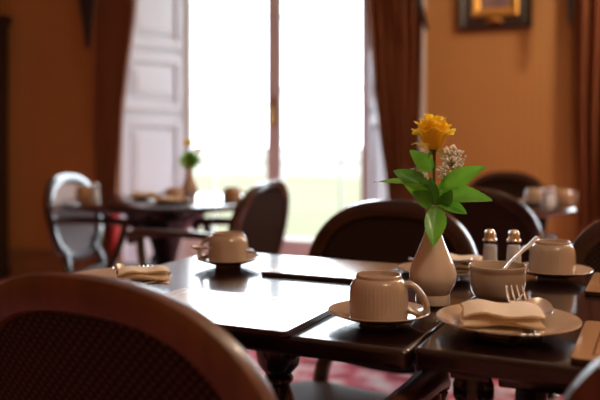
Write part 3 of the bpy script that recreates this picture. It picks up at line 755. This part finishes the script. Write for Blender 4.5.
# ------------------------------------------------------------------ salt and pepper
def shaker(loc, label, fill):
    t = empty('shaker', loc, 0, label, 'shaker', 'glass shakers with domed metal caps')
    b = new(); lathe(b, [(0, 0), (.0150, 0), (.0160, .002), (.0158, .012), (.0142, .045), (.0122, .066), (.0112, .071), (0, .071)], 10)
    obj('glass_body', b, M['glass'], t, smooth=False)
    b = new(); lathe(b, [(0, .004), (.0138, .004), (.0136, .012), (.0125, .045), (.0108, .062), (0, .063)], 16); obj('contents', b, fill, t)
    b = new(); lathe(b, [(.0105, .0690), (.0122, .0692), (.0124, .0715), (.0112, .0730), (.0106, .0790), (.0098, .084), (.0075, .0885), (.004, .0907), (0, .0912)], 24); obj('cap', b, M['chrome'], t)
    return t
shaker(Vector((.346, 1.385, ZTAB+.0043)), 'glass shaker with a metal cap, left of the pair behind the sugar bowl', M['pepper'])
shaker(Vector((.387, 1.375, ZTAB+.0043)), 'glass shaker with a metal cap, right of the pair behind the sugar bowl', M['salt'])

# ------------------------------------------------------------------ vase with the yellow rose
VP = Vector((.2055, 1.175, ZTAB+.0043))
def vase_bm(k=1.):
    b = new()
    prof = [(0, .003), (.023, .003), (.024, 0), (.0262, 0), (.0268, .003), (.0262, .012), (.0250, .0150), (.0275, .0185), (.0325, .027), (.0360, .038), (.0362, .045), (.0335, .057), (.0275, .072), (.0205, .088), (.0145, .104), (.0115, .118), (.0105, .130), (.0115, .142), (.0150, .152), (.0142, .1525), (.0100, .142), (.0088, .130), (.0095, .118), (.012, .104), (.016, .09), (.012, .075), (0, .07)]
    return lathe(b, [(r*k, z*k) for r, z in prof], 56, (0, 0, 0), 8, .012, (.016*k, .1*k))
vs = tag(obj('vase', vase_bm(), M['china_vase'], None, VP), 'white china bud vase with a slender neck holding the yellow rose', 'vase')

def leaf_bm(base, tip, width, nrm, droop=.1, fold=.25, seed=0):
    """a pointed, folded, slightly serrated leaf with thickness"""
    base, tip, nrm = Vector(base), Vector(tip), Vector(nrm).normalized(); ax = tip-base; L = ax.length; ax.normalize()
    side = ax.cross(nrm).normalized(); nrm = side.cross(ax).normalized(); b = new(); n, w = 18, 8; F = []
    for s in (0.,):
        g = []
        for i in range(n+1):
            t = i/n; hw = width/2*(math.sin(math.pi*t**.85)**.8)*(1-.25*t)+.0003
            hw *= 1+.05*math.sin(t*60+seed)
            r = []
            for j in range(w+1):
                q = j/w*2-1
                p = base+ax*(L*t)+side*(hw*q)+nrm*(abs(q)*hw*fold-droop*L*(t*t-t*.6)+.03*L*math.sin(7*t+seed+2*q)*abs(q)*.5)
                r.append(b.verts.new(p+nrm*s))
            g.append(r)
        for p, q in zip(g, g[1:]):
            for j in range(w): b.faces.new((p[j], p[j+1], q[j+1], q[j]))
        F.append(g)
    return b
rose = empty('yellow_rose', VP+Vector((0, 0, .09)), 0, 'yellow orange rose with green leaves standing in the white bud vase', 'flower')
def rpart(name, b, m):
    for v in b.verts: v.co -= rose.location
    return obj(name, b, m, rose)
D0 = 1.175; RC = at(433, 138, D0)
b = new(); stem = spline([VP+Vector((.001, 0, .085)), VP+Vector((.003, 0, .15)), at(434, 178, D0), at(434.5, 160, D0), at(434, 150, D0)], 6); tube(b, stem, [.0026, .0024, .0022, .0026], 8); rpart('stem', b, M['stem'])
def petal(b, c, phi, half, r0, r1, h, z0, curl, ruf, seed, mi=0, nose=0.):
    rnd = random.Random(seed); n, m = 12, 12; F = []; ph1, ph2 = rnd.uniform(0, 6), rnd.uniform(0, 6)
    for s in (0.,):
        g = []
        for i in range(n+1):
            t = i/n; row = []
            for j in range(m+1):
                q = j/m*2-1
                ang = phi+q*half*(.35+.65*math.sin(math.pi*min(1, t*.62+.12)))
                rr = r0+(r1-r0)*(t**.45)*(1-.10*abs(q)) + curl*max(0, t-.66)**1.5*3.0
                rr += ruf*t*t*(math.sin(q*5+ph1)*.6+math.sin(q*9+ph2)*.4)
                zz = z0+h*t*(1-.13*q*q*t)-curl*max(0, t-.75)**1.5*3.0+ruf*.8*t*t*math.sin(q*6+ph2)
                row.append(b.verts.new(c+Vector(((rr+s)*math.cos(ang), (rr+s)*math.sin(ang), zz))))
            g.append(row)
        for p, q in zip(g, g[1:]):
            for j in range(m): b.faces.new((p[j], p[j+1], q[j+1], q[j])).material_index = mi
        F.append(g)
b = new(); c = at(433, 150, D0); sd = 0
for cnt, half, r0, r1, h, z0, curl, ruf, mi in ((3, 1.5, .002, .0055, .047, .008, .002, .0010, 1), (4, 1.2, .004, .0105, .049, .006, .004, .0016, 0), (5, 1.0, .006, .0165, .048, .004, .008, .0024, 1),
                                            (5, .95, .006, .0215, .044, .002, .012, .0028, 0), (6, .80, .005, .0255, .037, .0, .014, .0032, 1)):
    for k in range(cnt):
        sd += 1; petal(b, c, 2*math.pi*k/cnt+.7*cnt+sd*.11, half, r0, r1, h*(1+.06*math.sin(sd*2.1)), z0, curl, ruf, sd, mi)
rpart('bloom', b, [M['petal_in'], M['petal_out']])
b = new(); petal(b, c, R(212), .55, .006, .030, .014, .0, .010, .002, 77); rpart('outer_petal', b, M['petal_pale'])['label'] = 'pale yellow drooping petal'
b = new()
lathe(b, [(0, -.008), (.0035, -.007), (.0055, -.002), (.0065, .004), (.003, .006), (0, .006)], 14, c)
rpart('calyx', b, M['stem'])
for k in range(5):
    a = 2*math.pi*k/5+.4; b = leaf_bm(c+Vector((.004*math.cos(a), .004*math.sin(a), -.001)), c+Vector((.024*math.cos(a), .024*math.sin(a), -.008-.004*(k % 2))), .006, (0, 0, 1), .2); rpart('sepal', b, M['leaf'])
LV = [  # base px, tip px, base depth, tip depth, width, normal, material, droop
    ((438, 190), (486, 165), 1.175, 1.16, .034, (.25, -.75, .6), 'leaf', .12),
    ((440, 196), (492, 198), 1.172, 1.14, .042, (.1, -.70, .7), 'leaf', .15),
    ((436, 200), (467, 213), 1.168, 1.15, .030, (.2, -.8, .5), 'leaf', .10),
    ((437, 206), (433, 247), 1.160, 1.125, .036, (-.15, -.93, .3), 'leaf', -.06),
    ((430, 190), (394, 170), 1.175, 1.17, .036, (-.2, -.8, .55), 'leaf_dark', .10),
    ((428, 186), (374, 181), 1.175, 1.15, .030, (0, -.22, .97), 'leaf', .05),
    ((430, 200), (404, 184), 1.165, 1.14, .026, (-.2, -.9, .4), 'leaf', .08),
    ((433, 170), (410, 150), 1.175, 1.165, .028, (-.3, -.9, .2), 'leaf', .06),
    ((433, 204), (413, 192), 1.160, 1.13, .030, (-.1, -.95, .2), 'leaf_dark', .08),
    ((434, 206), (430, 176), 1.165, 1.165, .022, (.1, -1, .1), 'leaf_dark', .05),
    ((438, 205), (446, 176), 1.17, 1.18, .024, (.2, -.95, .2), 'leaf', .05),
    ((440, 207), (452, 190), 1.165, 1.14, .024, (.2, -.9, .4), 'leaf_dark', .06),
    ((428, 172), (412, 152), 1.185, 1.19, .018, (-.3, -.9, .2), 'leaf_light', .05),
]
for i, (bp, tpx, d0, d1, wd, nr, mm, dr) in enumerate(LV):
    b = leaf_bm(at(*bp, d0), at(*tpx, d1), wd, nr, dr, .28, i*1.7)
    o_ = VP+Vector((0, 0, .155)) if bp[1] > 195 else at(434.5, bp[1]+6, D0)
    tube(b, [o_, (o_+at(*bp, d0))/2+Vector((0, 0, .001)), at(*bp, d0)+(at(*tpx, d1)-at(*bp, d0))*.08], [.0011, .0009, .0006], 6)
    rpart('leaf', b, M[mm])
# baby's breath
gy = empty('babys_breath', VP+Vector((.004, .004, .09)), 0, "spray of tiny white baby's breath blossoms beside the yellow rose", 'flower')
def gpart(name, b, m):
    for v in b.verts: v.co -= gy.location
    return obj(name, b, m, gy)
rnd = random.Random(4); b1 = new(); b2 = new(); fan = VP+Vector((.006, .006, .165))
tube(b1, [VP+Vector((.004, .004, .092)), VP+Vector((.005, .006, .13)), fan], .0012, 6)
for cx, cy, rx, ry, num in ((453, 158, 12.5, 12, 100), (447, 172, 10, 9, 36), (418, 172, 9, 6, 26), (424, 185, 6, 8, 12), (449, 192, 6, 5, 8)):
    hub = at(cx, cy+10, 1.195); tube(b1, [fan, (fan+hub)/2+Vector((.003, .002, 0)), hub], .0007, 5)
    for k in range(num):
        a = rnd.uniform(0, 6.28); q = math.sqrt(rnd.random()); p = at(cx+rx*q*math.cos(a), cy+ry*q*math.sin(a), 1.195+rnd.uniform(-.016, .016))
        tube(b1, [hub, (hub+p)/2+Vector((rnd.uniform(-.003, .003), 0, .002)), p], .0003, 4)
        for _ in range(3):
            ax = Vector((rnd.uniform(-1, 1), rnd.uniform(-1, 1), rnd.uniform(-.3, 1))).normalized()*.0013
            s = rnd.uniform(.0015, .0026); ic = bmesh.ops.create_icosphere(b2, subdivisions=1, radius=s)
            for v in ic['verts']: v.co = v.co*rnd.uniform(.8, 1.2)+p+ax
gpart('stems', b1, M['gypstem']); bl = gpart('blossoms', b2, M['gyp']); bl['kind'] = 'stuff'

# ------------------------------------------------------------------ things on the round table by the window
def small_cup(loc, rot, label, m, src={}):
    if m.name in src: return dup(src[m.name], loc, rot, label)
    o = cup_meshes(m); o.location = loc; o.rotation_euler.z = rot; src[m.name] = o
    return tag(o, label, 'cup', 'tan cups at the back tables')
def onround(px, d): return Vector(((px-300)/760*d, d, .7503))
V2 = onround(190, 3.38); v2 = tag(obj('vase', vase_bm(1.05), M['china_tan'], None, V2), 'small vase of flowers on the round window table', 'vase')
small_cup(onround(175, 3.28), R(180), 'tan upturned cup left of the flower vase on the round window table', M['china_tan'])
small_cup(onround(232, 3.32), R(20), 'tan upturned cup alone at the right of the round window table', M['china_tan'])
small_cup(onround(85, 3.42), R(70), 'tan upturned cup beside the pale armchair on the round window table', M['china_tan'])
pl5 = dup(plate0, onround(145, 3.42), .2, 'side plate at the left on the round window table')
pl6 = dup(plate0, onround(168, 3.17), .5, 'side plate at the front on the round window table')
napkin(onround(143, 3.42)+Vector((0, 0, .009)), R(20), .11, .06, 4, 13, 'napkin on the left plate of the round window table')
napkin(onround(166, 3.17)+Vector((0, 0, .009)), R(-30), .10, .06, 3, 14, 'napkin on the front plate of the round window table')
def tumbler(loc, label, h=.095, r=.028):
    b = new(); lathe(b, [(0, 0), (r*.82, 0), (r*.86, .004), (r, h), (r-.002, h), (r*.84, .008), (0, .008)], 28)
    return tag(obj('tumbler', b, M['glass'], None, loc), label, 'glass', 'glass tumblers at the back tables')
tumbler(onround(184.5, 3.14), 'clear glass tumbler in front of the flower vase at the window')
def far_shaker(px, d, z, label, base=None):
    t = empty('shaker', Vector(((px-300)/760*d, d, z)), 0, label, 'shaker', 'white shakers at the back tables')
    b = new(); lathe(b, [(0, 0), (.020, 0), (.021, .004), (.018, .03), (.013, .055), (.014, .06), (0, .06)], 20); obj('body', b, M['white_paint'], t)
    b = new(); lathe(b, [(.0135, .0602), (.0145, .064), (.012, .076), (0, .082)], 20); obj('cap', b, M['silver'], t); return t
far_shaker(95, 3.40, .7503, 'white shaker by the pale armchair on the round window table')
k1 = tag(obj('knife', tube(new(), [(0, 0, .004), (0, .08, .004), (0, .1, .003), (0, .19, .003), (0, .205, .003)], [.006, .0065, .005, .008, .001], 8, .25), M['silver'], None, onround(205, 3.2), R(-60)), 'silver knife at the right of the flower vase on the round window table', 'knife')
fl = empty('flower_posy', V2+Vector((0, 0, .09)), 0, 'posy with orange blooms and green leaves in the vase by the window', 'flower')
def fpart(name, b, m):
    for v in b.verts: v.co -= fl.location
    return obj(name, b, m, fl)
b = new(); 
for q in ((188, 147), (197, 150), (194, 160)): tube(b, [V2+Vector((0, 0, .08)), V2+Vector((0, 0, .165)), at(*q, 3.38)], .002, 6)
fpart('stems', b, M['stem'])
for q, mm, k in (((189, 143), 'petal_out', .030), ((198, 149), 'petal_in', .024), ((196, 158), 'white_petal', .020)):
    b = new(); cc = at(*q, 3.38)-Vector((0, 0, .015))
    for cnt, r0, r1, h in ((3, .002, .3*k, k*1.2), (5, .003, .6*k, k*1.1), (6, .004, .9*k, k*.8)):
        for i in range(cnt): petal(b, cc, 2*math.pi*i/cnt+cnt, .8, r0, r1, h, 0, .3*k, .08*k, i+cnt)
    fpart('bloom', b, M[mm])
for i in range(16):
    a = i*2.4; p0 = V2+Vector((0, 0, .165)); tipp = at(190+11*math.cos(a), 160+10*math.sin(a), 3.38)+Vector((0, .04*math.sin(i*1.3), 0))
    b = leaf_bm(p0, tipp, .034, (.2*math.cos(a), -.9, .4), .1, .2, i); fpart('leaf', b, M['leaf' if i % 3 else 'leaf_light'])

# ------------------------------------------------------------------ things on the far right round table
def onfar(px, d): return Vector(((px-300)/760*d, d, .7503))
sf = dup(sau0, onfar(535, 3.10), 0, 'saucer under the cup on the far right round table')
cf = dup(cup0, onfar(535, 3.10)+Vector((0, 0, .008)), R(30), 'upturned cup on the far right round table')
far_shaker(551, 3.08, .7503, 'white shaker right of the cup on the far right round table')
far_shaker(546, 2.99, .7503, 'white shaker in front of the cup on the far right round table')
small_cup(onfar(562, 3.18), R(10), 'tan upturned cup near the right end of the far right round table', M['china_tan'])
tumbler(onfar(571, 3.14), 'clear glass tumbler at the right end of the far right round table', .06, .026)
plf = dup(plate0, onfar(498, 3.08), .7, 'side plate at the left on the far right round table')
